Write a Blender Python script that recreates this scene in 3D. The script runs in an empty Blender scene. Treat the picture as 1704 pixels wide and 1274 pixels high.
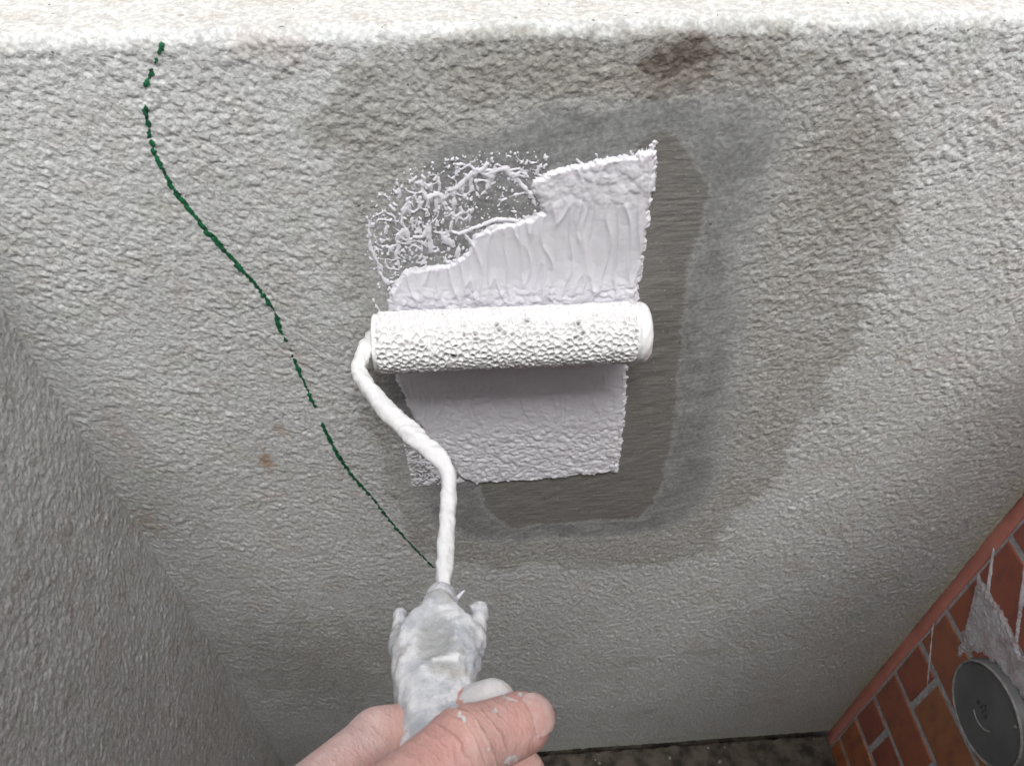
import bpy, math, random
import numpy as np
from mathutils import Matrix, Vector

# ------------------------------------------------------------------ camera
scn = bpy.context.scene
COL = scn.collection
PW, PH, FPX = 1704.0, 1274.0, 1251.46
PITCH, YAW, ROLL = math.radians(45.466), math.radians(4.127), math.radians(0.24)
DIST = 0.33
CAM = np.array([0.0, -DIST, 1.0195])
_fw = np.array([math.sin(YAW) * math.cos(PITCH), math.cos(YAW) * math.cos(PITCH), -math.sin(PITCH)])
_r = np.array([math.cos(YAW), -math.sin(YAW), 0.0])
_u = np.cross(_r, _fw)
RT = _r * math.cos(ROLL) + _u * math.sin(ROLL)
UP = -_r * math.sin(ROLL) + _u * math.cos(ROLL)
FW = _fw
cd = bpy.data.cameras.new('camera')
cam = bpy.data.objects.new('camera', cd)
COL.objects.link(cam)
cd.sensor_fit = 'HORIZONTAL'
cd.sensor_width = 36.0
cd.lens = FPX / PW * 36.0
cd.clip_start = 0.01
cd.clip_end = 500
cd.dof.use_dof = True
cd.dof.focus_distance = 0.42
cd.dof.aperture_fstop = 30
cam.matrix_world = Matrix(((RT[0], UP[0], -FW[0], CAM[0]), (RT[1], UP[1], -FW[1], CAM[1]),
                           (RT[2], UP[2], -FW[2], CAM[2]), (0, 0, 0, 1)))
scn.camera = cam

# ------------------------------------------------------------------ sky, sun, exposure
SUN_EL, SUN_AZ = math.radians(59), math.radians(173)      # azimuth clockwise from +Y (north); sun stands behind the camera
world = bpy.data.worlds.new('World')
scn.world = world
world.use_nodes = True
wn = world.node_tree
bg = wn.nodes['Background']
sky = wn.nodes.new('ShaderNodeTexSky')
sky.sky_type = 'NISHITA'
sky.sun_disc = False
sky.sun_elevation = SUN_EL
sky.sun_rotation = SUN_AZ
sky.air_density = 1.0
sky.dust_density = 6.0
sky.ozone_density = 1.0
hs = wn.nodes.new('ShaderNodeHueSaturation')
hs.inputs['Saturation'].default_value = 0.22             # overcast: whitish cloud light
wn.links.new(sky.outputs[0], hs.inputs['Color'])
wn.links.new(hs.outputs[0], bg.inputs['Color'])
bg.inputs['Strength'].default_value = 0.06
sd = bpy.data.lights.new('sun', 'SUN')
sun = bpy.data.objects.new('sun', sd)
COL.objects.link(sun)
sd.energy = 1.5
sd.angle = math.radians(30)
sd.color = (1.0, 0.98, 0.95)
_sdir = Vector((math.sin(SUN_AZ) * math.cos(SUN_EL), math.cos(SUN_AZ) * math.cos(SUN_EL), math.sin(SUN_EL)))
sun.rotation_euler = _sdir.to_track_quat('Z', 'Y').to_euler()
sun.location = (0, -2, 4)
scn.view_settings.view_transform = 'Standard'
scn.view_settings.look = 'None'
scn.view_settings.exposure = 1.55
scn.view_settings.gamma = 1.0
scn.view_settings.use_curve_mapping = False
scn.cycles.max_bounces = 6
scn.cycles.diffuse_bounces = 4
scn.cycles.use_adaptive_sampling = True
scn.cycles.adaptive_threshold = 0.02

# ------------------------------------------------------------------ helpers
rng = np.random.default_rng(7)
random.seed(7)


def ray(px, py):
    return FW + RT * ((px - PW / 2) / FPX) - UP * ((py - PH / 2) / FPX)


def on_y(px, py, y=0.0):
    d = ray(px, py)
    return CAM + d * ((y - CAM[1]) / d[1])


def on_x(px, py, x):
    d = ray(px, py)
    return CAM + d * ((x - CAM[0]) / d[0])


def at(px, py, depth):
    return CAM + ray(px, py) * depth


def c2w(p):                       # camera frame in mm (right, up, depth) -> world
    p = np.asarray(p, float) * 0.001
    return CAM + p[..., 0:1] * RT + p[..., 1:2] * UP + p[..., 2:3] * FW


def wall_pts(pts, y=0.0):         # picture outline laid on the wall plane: (x, z) pairs
    return np.array([on_y(a, b, y)[[0, 2]] for a, b in pts])


def sst(a, b, x):
    t = np.clip((x - a) / (b - a), 0, 1)
    return t * t * (3 - 2 * t)


_perm = rng.permutation(512)
_ang = rng.random(512) * 2 * np.pi
_gx, _gy = np.cos(_ang), np.sin(_ang)


def perlin(x, y, seed=0):
    xi = np.floor(x).astype(np.int64); yi = np.floor(y).astype(np.int64)
    xf = x - xi; yf = y - yi
    u = xf ** 3 * (xf * (xf * 6 - 15) + 10); v = yf ** 3 * (yf * (yf * 6 - 15) + 10)

    def g(ix, iy, dx, dy):
        h = _perm[(_perm[(ix + seed * 37) & 511] + iy + seed * 11) & 511]
        return _gx[h] * dx + _gy[h] * dy
    n00 = g(xi, yi, xf, yf); n10 = g(xi + 1, yi, xf - 1, yf)
    n01 = g(xi, yi + 1, xf, yf - 1); n11 = g(xi + 1, yi + 1, xf - 1, yf - 1)
    return ((n00 * (1 - u) + n10 * u) * (1 - v) + (n01 * (1 - u) + n11 * u) * v) * 1.42


def fbm(x, y, octv=4, seed=0, gain=0.5):
    s = 0; a = 1.0; f = 1.0
    for o in range(octv):
        s = s + a * perlin(x * f + o * 17.3, y * f - o * 9.1, seed + o)
        a *= gain; f *= 2.03
    return s


def poly_sd(px, pz, poly):         # signed distance to polygon, positive inside
    d = np.full(px.shape, 1e9); ins = np.zeros(px.shape, bool)
    n = len(poly)
    for i in range(n):
        a = poly[i]; b = poly[(i + 1) % n]
        e = b - a
        t = np.clip(((px - a[0]) * e[0] + (pz - a[1]) * e[1]) / (e @ e + 1e-18), 0, 1)
        d = np.minimum(d, np.hypot(px - a[0] - t * e[0], pz - a[1] - t * e[1]))
        c = (a[1] > pz) != (b[1] > pz)
        if abs(b[1] - a[1]) > 1e-12:
            ins ^= c & (px < (b[0] - a[0]) * (pz - a[1]) / (b[1] - a[1]) + a[0])
    return np.where(ins, d, -d)


def strand_sd(px, pz, pts, wid):   # half-width minus distance to a tapering polyline
    best = np.full(px.shape, -1e9)
    for i in range(len(pts) - 1):
        a, b = pts[i], pts[i + 1]
        e = b - a
        t = np.clip(((px - a[0]) * e[0] + (pz - a[1]) * e[1]) / (e @ e + 1e-18), 0, 1)
        d = np.hypot(px - a[0] - t * e[0], pz - a[1] - t * e[1])
        best = np.maximum(best, wid[i] + (wid[i + 1] - wid[i]) * t - d)
    return best


def mesh_np(name, V, F, smooth=True, attrs=None):
    V = np.ascontiguousarray(V, dtype=np.float32); F = np.ascontiguousarray(F, dtype=np.int32)
    m = bpy.data.meshes.new(name)
    k = F.shape[1]
    m.vertices.add(len(V)); m.vertices.foreach_set('co', V.ravel())
    m.loops.add(F.size); m.loops.foreach_set('vertex_index', F.ravel())
    m.polygons.add(len(F))
    m.polygons.foreach_set('loop_start', np.arange(0, F.size, k, dtype=np.int32))
    m.polygons.foreach_set('use_smooth', np.full(len(F), smooth))
    m.update(calc_edges=True)
    for an, av in (attrs or {}).items():
        av = np.asarray(av)
        if an == 'tone':
            a = m.attributes.new(an, 'FLOAT_COLOR', 'POINT')
            a.data.foreach_set('color', np.ascontiguousarray(av, dtype=np.float32).ravel())
        else:
            a = m.attributes.new(an, 'FLOAT', 'POINT')
            a.data.foreach_set('value', np.ascontiguousarray(av, dtype=np.float32).ravel())
    return m



BASE = {}


def link(name, mesh, mat=None, parent=None):
    o = bpy.data.objects.new(name, mesh)
    COL.objects.link(o)
    if mat is not None and mesh is not None and not mesh.materials:
        mesh.materials.append(mat)
    BASE[o] = Vector((0, 0, 0))
    if parent is not None:
        o.parent = parent
        o.matrix_parent_inverse = Matrix.Translation(-BASE[parent])
    return o


def thing(name, label, cat, loc=(0, 0, 0), group=None):
    o = bpy.data.objects.new(name, None)
    COL.objects.link(o)
    o.location = loc
    o.empty_display_size = 0.02
    BASE[o] = Vector(loc)
    tag(o, label, cat, group)
    return o


def tag(o, label, cat, group=None):
    o['label'] = label; o['category'] = cat
    if group:
        o['group'] = group


def grid_faces(nu, nv, flip=False):
    i = np.arange(nu * nv).reshape(nu, nv)
    f = np.stack([i[:-1, :-1], i[1:, :-1], i[1:, 1:], i[:-1, 1:]], -1).reshape(-1, 4)
    return f[:, ::-1] if flip else f


def compact(V, F, attrs=None):
    used = np.zeros(len(V), bool); used[F.ravel()] = True
    idx = np.cumsum(used) - 1
    return V[used], idx[F], {k: v[used] for k, v in (attrs or {}).items()}


def box_np(x0, x1, y0, y1, z0, z1):
    V = np.array([(x, y, z) for x in (x0, x1) for y in (y0, y1) for z in (z0, z1)], float)
    F = np.array([(0, 1, 3, 2), (4, 6, 7, 5), (0, 4, 5, 1), (2, 3, 7, 6), (0, 2, 6, 4), (1, 5, 7, 3)])
    return V, F


def lathe(profile, origin, axis, nseg=64, rfun=None):
    """profile: (distance along axis, radius)"""
    axis = np.asarray(axis, float); axis = axis / np.linalg.norm(axis)
    h = np.array([0, 0, 1.0]) if abs(axis[2]) < 0.9 else np.array([1.0, 0, 0])
    e1 = np.cross(axis, h); e1 /= np.linalg.norm(e1); e2 = np.cross(axis, e1)
    th = np.linspace(0, 2 * np.pi, nseg, endpoint=False)
    V = []
    for k, (s, r) in enumerate(profile):
        rr = r if rfun is None else r * rfun(th, s)
        V.append(origin + axis * s + np.outer(np.cos(th) * rr, e1) + np.outer(np.sin(th) * rr, e2))
    n = len(profile)
    V = np.concatenate(V)
    i = np.arange(n * nseg).reshape(n, nseg); j = np.roll(i, -1, axis=1)
    F = np.stack([i[:-1], j[:-1], j[1:], i[1:]], -1).reshape(-1, 4)
    return V, F


def surface_nets(S, org, h):
    """zero surface of the sampled field S (negative inside)"""
    nx, ny, nz = S.shape
    neg = S < 0
    acc = np.zeros((nx - 1, ny - 1, nz - 1, 3)); cnt = np.zeros((nx - 1, ny - 1, nz - 1))
    corners = [(a, b, c) for a in (0, 1) for b in (0, 1) for c in (0, 1)]

    def sub(A, o):
        return A[o[0]:nx - 1 + o[0], o[1]:ny - 1 + o[1], o[2]:nz - 1 + o[2]]
    for ca in corners:
        for ax in range(3):
            if ca[ax] == 1:
                continue
            cb = list(ca); cb[ax] = 1
            a = sub(S, ca); b = sub(S, cb)
            m = (a < 0) != (b < 0)
            t = np.where(m, a / np.where(m, a - b, 1), 0)
            for q in range(3):
                acc[..., q] += np.where(m, ca[q] + (t if q == ax else 0), 0)
            cnt += m
    act = cnt > 0
    idx = -np.ones(act.shape, np.int64)
    idx[act] = np.arange(act.sum())
    cell = np.argwhere(act)
    V = (cell + acc[act] / cnt[act][:, None]) * h + org
    Fs = []
    for ax in range(3):
        o = [0, 0, 0]; o[ax] = 1
        sl0 = [slice(1, -1)] * 3; sl1 = [slice(1, -1)] * 3
        sl0[ax] = slice(0, -1); sl1[ax] = slice(1, None)
        n0 = neg[tuple(sl0)]; n1 = neg[tuple(sl1)]
        e = np.argwhere(n0 != n1)
        s0 = n0[n0 != n1]
        b_, c_ = (ax + 1) % 3, (ax + 2) % 3
        base = e.copy(); base[:, b_] += 1; base[:, c_] += 1
        q = []
        for db, dc in ((-1, -1), (0, -1), (0, 0), (-1, 0)):
            p = base.copy(); p[:, b_] += db; p[:, c_] += dc
            q.append(idx[p[:, 0], p[:, 1], p[:, 2]])
        q = np.stack(q, -1)
        q[~s0] = q[~s0][:, ::-1]
        Fs.append(q)
    F = np.concatenate(Fs)
    return V, F[(F >= 0).all(1)]


# ------------------------------------------------------------------ materials
def new_mat(name):
    m = bpy.data.materials.new(name)
    m.use_nodes = True
    return m, m.node_tree, m.node_tree.nodes['Principled BSDF']


class NT:
    def __init__(s, nt):
        s.nt = nt

    def n(s, t, **kw):
        nd = s.nt.nodes.new(t)
        for k, v in kw.items():
            setattr(nd, k, v)
        return nd

    def l(s, a, b):
        s.nt.links.new(a, b)

    def attr(s, name):
        return s.n('ShaderNodeAttribute', attribute_name=name).outputs['Fac']

    def coord(s, scale=(1, 1, 1), loc=(0, 0, 0), rot=(0, 0, 0)):
        tc = s.n('ShaderNodeTexCoord'); mp = s.n('ShaderNodeMapping')
        mp.inputs['Scale'].default_value = scale; mp.inputs['Location'].default_value = loc
        mp.inputs['Rotation'].default_value = rot
        s.l(tc.outputs['Object'], mp.inputs['Vector'])
        return mp.outputs[0]

    def noise(s, scale, vec=None, detail=4, rough=0.55, dist=0):
        nd = s.n('ShaderNodeTexNoise')
        nd.inputs['Scale'].default_value = scale; nd.inputs['Detail'].default_value = detail
        nd.inputs['Roughness'].default_value = rough; nd.inputs['Distortion'].default_value = dist
        s.l(vec if vec is not None else s.coord(), nd.inputs['Vector'])
        return nd.outputs['Fac']

    def ramp(s, fac, a, b, c0=0.0, c1=1.0):
        nd = s.n('ShaderNodeMapRange', interpolation_type='SMOOTHSTEP')
        nd.inputs['From Min'].default_value = a; nd.inputs['From Max'].default_value = b
        nd.inputs['To Min'].default_value = c0; nd.inputs['To Max'].default_value = c1
        s.l(fac, nd.inputs['Value'])
        return nd.outputs[0]

    def mix(s, fac, a, b):
        nd = s.n('ShaderNodeMix', data_type='RGBA')
        for v, i in ((fac, 0), (a, 6), (b, 7)):
            if isinstance(v, (int, float)):
                nd.inputs[i].default_value = v
            elif isinstance(v, tuple):
                nd.inputs[i].default_value = (*v, 1) if len(v) == 3 else v
            else:
                s.l(v, nd.inputs[i])
        return nd.outputs[2]

    def math(s, op, a, b=0.0):
        nd = s.n('ShaderNodeMath', operation=op)
        for v, i in ((a, 0), (b, 1)):
            if isinstance(v, (int, float)):
                nd.inputs[i].default_value = v
            else:
                s.l(v, nd.inputs[i])
        return nd.outputs[0]

    def bump(s, h, strength, dist, prev=None):
        nd = s.n('ShaderNodeBump')
        nd.inputs['Distance'].default_value = dist
        if isinstance(strength, (int, float)):
            nd.inputs['Strength'].default_value = strength
        else:
            s.l(strength, nd.inputs['Strength'])
        s.l(h, nd.inputs['Height'])
        if prev is not None:
            s.l(prev, nd.inputs['Normal'])
        return nd.outputs[0]


def mat_plaster():
    m, nt, b = new_mat('aged_plaster')
    N = NT(nt)
    fine = N.noise(420, detail=2)
    smooth = N.attr('smooth'); bare = N.attr('bare')
    ca = N.n('ShaderNodeAttribute', attribute_name='tone').outputs['Color']
    mul = N.n('ShaderNodeMix', data_type='RGBA', blend_type='MULTIPLY')
    mul.inputs[0].default_value = 1.0
    N.l(ca, mul.inputs[6])
    v = N.ramp(fine, .30, .72, .80, 1.18)
    cb = N.n('ShaderNodeCombineColor')
    for i in range(3):
        N.l(v, cb.inputs[i])
    N.l(cb.outputs[0], mul.inputs[7])
    c = mul.outputs[2]
    streak = N.noise(1.0, N.coord(scale=(40, 40, 700)), detail=4, rough=.65)
    bc = N.mix(N.ramp(streak, .34, .66), (.134, .130, .117), (.208, .203, .187))
    speck = N.noise(520, detail=0)
    bc = N.mix(N.ramp(speck, .76, .82, 0, .6), bc, (.42, .41, .37))
    c = N.mix(bare, c, bc)
    pit = N.noise(330, N.coord(loc=(2, 4, 9)), detail=0)
    c = N.mix(N.ramp(pit, .835, .855, 0, .75), c, (.09, .08, .07))
    N.l(c, b.inputs['Base Color'])
    b.inputs['Roughness'].default_value = .82
    b.inputs['Specular IOR Level'].default_value = .3
    st = N.math('SUBTRACT', .75, N.math('MULTIPLY', smooth, .40))
    nb = N.bump(N.noise(520, detail=2, rough=.6), st, .0009)
    nb = N.bump(streak, N.math('MULTIPLY', bare, .35), .0006, nb)
    N.l(nb, b.inputs['Normal'])
    return m


def mat_simple(name, c0, c1, scale=60, rough=.5, bump=.0, bdist=.0005, bscale=300, spec=.5, lo=.35, hi=.7):
    m, nt, b = new_mat(name)
    N = NT(nt)
    N.l(N.mix(N.ramp(N.noise(scale), lo, hi), c0, c1), b.inputs['Base Color'])
    b.inputs['Roughness'].default_value = rough
    b.inputs['Specular IOR Level'].default_value = spec
    if bump:
        N.l(N.bump(N.noise(bscale, detail=3), bump, bdist), b.inputs['Normal'])
    return m


def mat_paint(name='wet_white_paint', rough=.27):
    m, nt, b = new_mat(name)
    N = NT(nt)
    c = N.mix(N.ramp(N.noise(40), .35, .7), (.73, .73, .775), (.70, .695, .75))
    N.l(c, b.inputs['Base Color'])
    b.inputs['Roughness'].default_value = rough
    b.inputs['Specular IOR Level'].default_value = .5
    b.inputs['Subsurface Weight'].default_value = 0.0
    N.l(N.bump(N.noise(260, detail=3), .35, .0006), b.inputs['Normal'])
    return m


def mat_foam():
    m, nt, b = new_mat('painted_foam')
    N = NT(nt)
    c = N.mix(N.ramp(N.noise(90), .3, .7), (.74, .74, .74), (.68, .68, .69))
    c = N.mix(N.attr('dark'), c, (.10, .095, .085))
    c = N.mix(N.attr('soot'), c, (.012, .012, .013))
    N.l(c, b.inputs['Base Color'])
    b.inputs['Roughness'].default_value = .45
    b.inputs['Specular IOR Level'].default_value = .4
    N.l(N.bump(N.noise(700, detail=2), .4, .0004), b.inputs['Normal'])
    return m


def mat_handle():
    m, nt, b = new_mat('paint_smeared_plastic')
    N = NT(nt)
    c = N.mix(N.ramp(N.noise(95, detail=5), .38, .64), (.45, .475, .51), (.72, .725, .745))
    c = N.mix(N.ramp(N.noise(60, N.coord(loc=(4, 1, 2)), detail=4), .56, .68, 0, .7), c, (.42, .40, .37))
    c = N.mix(N.ramp(N.noise(130, N.coord(loc=(1, 7, 2)), detail=5), .55, .62, 0, .85), c, (.72, .72, .74))
    c = N.mix(N.attr('grime'), c, (.34, .345, .34))
    c = N.mix(N.attr('blob'), c, (.85, .85, .85))
    N.l(c, b.inputs['Base Color'])
    b.inputs['Roughness'].default_value = .26
    b.inputs['Coat Weight'].default_value = .6
    b.inputs['Coat Roughness'].default_value = .12
    b.inputs['Subsurface Weight'].default_value = .25
    b.inputs['Subsurface Radius'].default_value = (.004, .004, .004)
    N.l(N.bump(N.noise(230, detail=5, rough=.65), .8, .0018), b.inputs['Normal'])
    return m


def mat_skin():
    m, nt, b = new_mat('skin')
    N = NT(nt)
    c = N.mix(N.ramp(N.noise(70, detail=4), .35, .68), (.67, .40, .345), (.61, .335, .295))
    c = N.mix(N.ramp(N.noise(28, N.coord(loc=(3, 3, 3))), .5, .72, 0, .6), c, (.64, .46, .43))
    c = N.mix(N.attr('pale'), c, (.84, .63, .60))  # light on the back of the hand, painted in as lighter skin
    c = N.mix(N.attr('red'), c, (.58, .29, .265))
    pn = N.noise(420, detail=4, rough=.7)
    pm = N.ramp(N.math('ADD', N.attr('paint'), N.math('MULTIPLY', N.math('SUBTRACT', pn, .5), 1.5)), .46, .64)
    c = N.mix(N.math('MULTIPLY', pm, .92), c, (.72, .72, .725))
    N.l(c, b.inputs['Base Color'])
    b.inputs['Roughness'].default_value = .46
    b.inputs['Specular IOR Level'].default_value = .4
    b.inputs['Subsurface Weight'].default_value = .18
    b.inputs['Subsurface Radius'].default_value = (.006, .002, .0012)
    b.inputs['Subsurface Scale'].default_value = 1.0
    vor = N.n('ShaderNodeTexVoronoi', feature='DISTANCE_TO_EDGE')
    vor.inputs['Scale'].default_value = 650
    N.l(N.coord(scale=(1, 1, 1)), vor.inputs['Vector'])
    nb = N.bump(vor.outputs['Distance'], .35, .0006)
    nb = N.bump(N.noise(110, N.coord(scale=(2.2, .9, .9)), detail=5, rough=.65), .55, .0022, nb)
    fold = N.math('SINE', N.math('ADD', N.math('MULTIPLY', N.attr('along'), 1.75), N.math('MULTIPLY', N.noise(120, detail=3), 9.0)))
    fold = N.math('POWER', N.math('MAXIMUM', fold, 0.0), 3.0)
    nb = N.bump(N.math('MULTIPLY', fold, -1.0), N.math('MULTIPLY', N.attr('knuckle'), .6), .0010, nb)
    nb = N.bump(pm, .5, .0004, nb)
    N.l(nb, b.inputs['Normal'])
    return m


def mat_brick():
    m, nt, b = new_mat('glazed_brick_tile')
    N = NT(nt)
    oi = N.n('ShaderNodeObjectInfo')
    rnd = oi.outputs['Random']
    tc = N.n('ShaderNodeTexCoord'); ad = N.n('ShaderNodeVectorMath', operation='ADD')
    sc_ = N.n('ShaderNodeVectorMath', operation='SCALE')
    N.l(oi.outputs['Location'], sc_.inputs[0]); sc_.inputs['Scale'].default_value = 5.0
    N.l(tc.outputs['Object'], ad.inputs[0]); N.l(sc_.outputs[0], ad.inputs[1])
    v = ad.outputs[0]
    cr = N.n('ShaderNodeValToRGB')
    cr.color_ramp.elements[0].color = (.45, .14, .105, 1); cr.color_ramp.elements[1].color = (.68, .22, .085, 1)
    e = cr.color_ramp.elements.new(.45); e.color = (.53, .165, .10, 1)
    e = cr.color_ramp.elements.new(.72); e.color = (.52, .24, .12, 1)
    N.l(rnd, cr.inputs[0])
    mp = N.n('ShaderNodeMapping'); mp.inputs['Scale'].default_value = (1, 1.6, .8); N.l(v, mp.inputs['Vector'])
    c = N.mix(N.ramp(N.noise(45, mp.outputs[0], detail=3), .40, .85), cr.outputs[0], (.32, .12, .10))
    c = N.mix(N.ramp(N.noise(20, v, detail=4), .56, .74, 0, .55), c, (.52, .23, .11))
    c = N.mix(N.ramp(N.noise(240, v, detail=2), .68, .76, 0, .5), c, (.42, .30, .24))
    N.l(c, b.inputs['Base Color'])
    b.inputs['Roughness'].default_value = .42
    N.l(N.bump(N.noise(90, v, detail=4), .35, .0015), b.inputs['Normal'])
    return m


M_PLASTER = mat_plaster()
M_PAINT = mat_paint()
M_FOAM = mat_foam()
M_LOADED = mat_simple('thick_white_paint', (.82, .82, .825), (.77, .77, .78), 60, .4, .5, .0008, 300, .4)
M_HANDLE = mat_handle()
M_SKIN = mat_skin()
M_BRICK = mat_brick()
M_MORTAR = mat_simple('pale_mortar', (.74, .74, .77), (.50, .495, .51), 170, .9, .9, .0015, 420, .2)
M_SMEAR = mat_simple('mortar_smear_pale', (.80, .78, .82), (.58, .49, .51), 75, .8, .9, .0015, 330, .3)
M_TRIM = mat_simple('red_sealant', (.84, .34, .275), (.76, .295, .235), 40, .6, .3, .0006, 90, .3)
M_METAL = mat_simple('dull_grey_metal', (.20, .205, .21), (.15, .155, .16), 30, .42, .2, .0005, 200, .5)
M_RIM = mat_simple('worn_grey_rim', (.42, .415, .40), (.24, .24, .24), 150, .5, .3, .0005, 300, .5)
M_EMBLEM = mat_simple('dark_embossing', (.075, .076, .08), (.11, .112, .118), 300, .6)
M_GROUND = mat_simple('damp_dirty_concrete', (.15, .13, .105), (.045, .04, .034), 45, .9, .9, .003, 200, .3, .36, .66)
M_PEBBLE = mat_simple('pale_grit', (.40, .38, .34), (.24, .22, .19), 200, .8)
M_GREEN = mat_simple('green_marker', (.010, .140, .058), (.008, .045, .022), 300, .55)
M_FOOT = mat_simple('dark_footing', (.03, .029, .027), (.02, .019, .018), 40, .9)
M_SHADE_WALL = mat_simple('shade_wall_render', (.30, .295, .28), (.22, .215, .20), 9, .9, .6, .002, 150, .2)  # surface of the added wall that blocks light from behind the camera
M_CORE = mat_simple('rough_concrete', (.10, .098, .09), (.07, .068, .06), 40, .9, .6, .002, 150, .2)

# ------------------------------------------------------------------ the place: sizes
XL, XR = -0.2512, 0.4363
ZB, ZT = 0.020, 0.8988            # lower and upper edge of the plaster wall

# ground
gv = np.array([(-30, -30, -.04), (30, -30, -.04), (30, 30, -.04), (-30, 30, -.04)], float)
g = link('ground', mesh_np('ground', gv, np.array([[0, 1, 2, 3]]), False), M_GROUND)
g['kind'] = 'structure'
# concrete floor of the recess; an open joint is left between it and the wall
_fx = np.linspace(XL - .01, XR + .001, 240); _fs = np.concatenate([[-.035], np.linspace(-.002, 1.0, 260)])
_FX, _FS = np.meshgrid(_fx, _fs, indexing='ij')
_fz = fbm(_FX / .03, _FS / .03, 4, 31) * .0012 + fbm(_FX / .006, _FS / .006, 3, 33) * .0008
_fy = .0015 - np.clip(_FS, 0, None) + fbm(_FX / .012, _FX * 0, 3, 35) * .0018 * (_FS < .004)
g = link('floor_slab', mesh_np('floor_slab', np.stack([_FX, _fy, np.where(_FS < -.01, -.039, _fz)], -1).reshape(-1, 3), grid_faces(240, len(_fs), True)), M_GROUND)
g['kind'] = 'structure'


# ------------------------------------------------------------------ plaster relief
def lumps(x, s, seed=0):
    """thrown-on plaster: rounded droplets of several sizes, metres in, metres out"""
    wx = perlin(x / .006, s / .006, seed + 1) * .0004; ws = perlin(x / .006 + 9.2, s / .006 - 3.3, seed + 2) * .0004
    x2, s2 = x + wx, s + ws
    n = drops(x2, s2, .0026, seed + 3, .50, 1.10) * 1.05 + drops(x2 + 3.3, s2 + 1.7, .0046, seed + 8, .25, .85) * 1.0
    big = drops(x + 1.1, s + 7.7, .0135, seed + 12, .03, .36) * 1.7
    b = perlin(x2 / .0052, s2 / .0050, seed + 4)
    c = perlin(x / .0016, s / .0016, seed + 5)
    sizes = .85 + .40 * perlin(x / .05, s / .05, seed + 7)
    return (sizes * (n * 1.1 + .20 * b) + .16 * c + big) * LUMP - .0005


_tab = np.random.default_rng(99).random((5, 4096))


def drops(x, s, cell, seed, rmin, rmax):
    """rounded droplets on a jittered grid, each with its own size and stretch; height about 0..1"""
    gx, gs = x / cell, s / cell
    ix = np.floor(gx).astype(np.int64); iz = np.floor(gs).astype(np.int64)
    out = np.zeros(x.shape)
    for dx in (-1, 0, 1):
        for dz in (-1, 0, 1):
            a, b = ix + dx, iz + dz
            k = ((a * 73856093) ^ (b * 19349663) ^ (seed * 83492791)) & 4095
            jx, jz, jr, js, jh = (_tab[q][k] for q in range(5))
            r = rmin + (rmax - rmin) * jr
            e = .80 + .42 * js
            u = (gx - a - jx) * e; v = (gs - b - jz) / e
            v = np.where(v < 0, v * 1.18, v * .92)                    # droplets sag: steeper underside
            t = u * 1.06 + v * (jh - .5) * .9
            q = np.clip(1 - (t * t + v * v) / (r * r), 0, 1)
            out = np.maximum(out, (.35 + .65 * jh) * r * q ** .6)
    return out


LUMP = .00070


P_SKIM = wall_pts([(1180, 162), (1255, 168), (1300, 186), (1312, 225), (1285, 300), (1248, 380), (1232, 470), (1224, 600), (1208, 720),
                   (1185, 810), (1135, 868), (1085, 888), (960, 893), (830, 901), (745, 888), (702, 845), (676, 780), (655, 640),
                   (640, 520), (618, 430), (630, 370), (690, 300), (715, 250), (790, 215), (900, 185), (1010, 168), (1100, 168)])
P_BARE = wall_pts([(1085, 222), (1112, 218), (1135, 240), (1160, 275), (1183, 310), (1172, 360), (1152, 420), (1140, 500), (1133, 600),
                   (1124, 690), (1112, 770), (1092, 838), (1062, 862), (960, 868), (850, 880), (818, 860), (798, 820), (790, 700),
                   (800, 560), (850, 420), (960, 330), (1040, 270), (1070, 235)])
P_WORN = wall_pts([(1120, 40), (1290, 45), (1400, 90), (1490, 200), (1512, 300), (1480, 430), (1430, 560), (1360, 680), (1290, 790),
                   (1190, 905), (1080, 940), (800, 950), (690, 910), (640, 800), (610, 640), (580, 470), (575, 330), (520, 200), (545, 90), (700, 70), (900, 50)])


def blob(x, s, px, py, rx, rz, rot=0.0):
    c = on_y(px, py)
    dx, dz = x - c[0], s - c[2]
    a = dx * math.cos(rot) + dz * math.sin(rot); b_ = -dx * math.sin(rot) + dz * math.cos(rot)
    return np.hypot(a / rx, b_ / rz)


def wall_masks(x, s):
    wob = fbm(x / .03, s / .03, 4, 21)
    wob2 = fbm(x / .009, s / .009, 3, 25)
    d1 = poly_sd(x, s, P_SKIM) + wob * .0045 + wob2 * .0022
    # crisp on its right and lower side, feathered up and to the left
    feather = np.clip(np.maximum(.005 + (.05 - (x - .03)) * .06, .006 + (x - .105) * .30), .006, .016)
    skim = sst(-1, 1, d1 / feather)
    d2 = poly_sd(x, s, P_BARE) + wob * .0022 + wob2 * .0013
    bare = sst(-.0026, .0022, d2 + fbm(x / .004, s / .0018, 2, 27) * .0012) * .92
    d3 = poly_sd(x, s, P_WORN) + wob * .010 + wob2 * .005
    worn = sst(-.004, .006, d3) * (.72 + .28 * sst(-.5, .5, wob2 + wob))
    return dict(skim=skim * (1 - bare), bare=bare, worn=worn * (1 - skim)), skim, worn, d1


def wall_h(x, s, extra=False):
    mk, skim, worn, d1 = wall_masks(x, s)
    L = lumps(x, s)
    crumb = (fbm(x / .0045, s / .004, 3, 41, .6)) * .00045 + drops(x, s, .0062, 43, .1, .7) * .00050
    trow = perlin(x / .05 + s / .012, s / .006 - x / .012, 51) * .00017 + perlin(x / .03 + s / .02, s / .0022 - x / .006, 53) * .00004 + fbm(x / .02, s / .02, 3, 52) * .00022
    h = L * (1 - .62 * worn) + crumb * worn * 1.0
    h = h * (1 - skim) + (trow + crumb * .06 - .0002) * skim
    bare = mk['bare']
    h = h - bare * .0002 + bare * perlin(x / .05, s / .0016, 61) * .00010
    if extra:
        return h, mk
    return h


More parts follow.
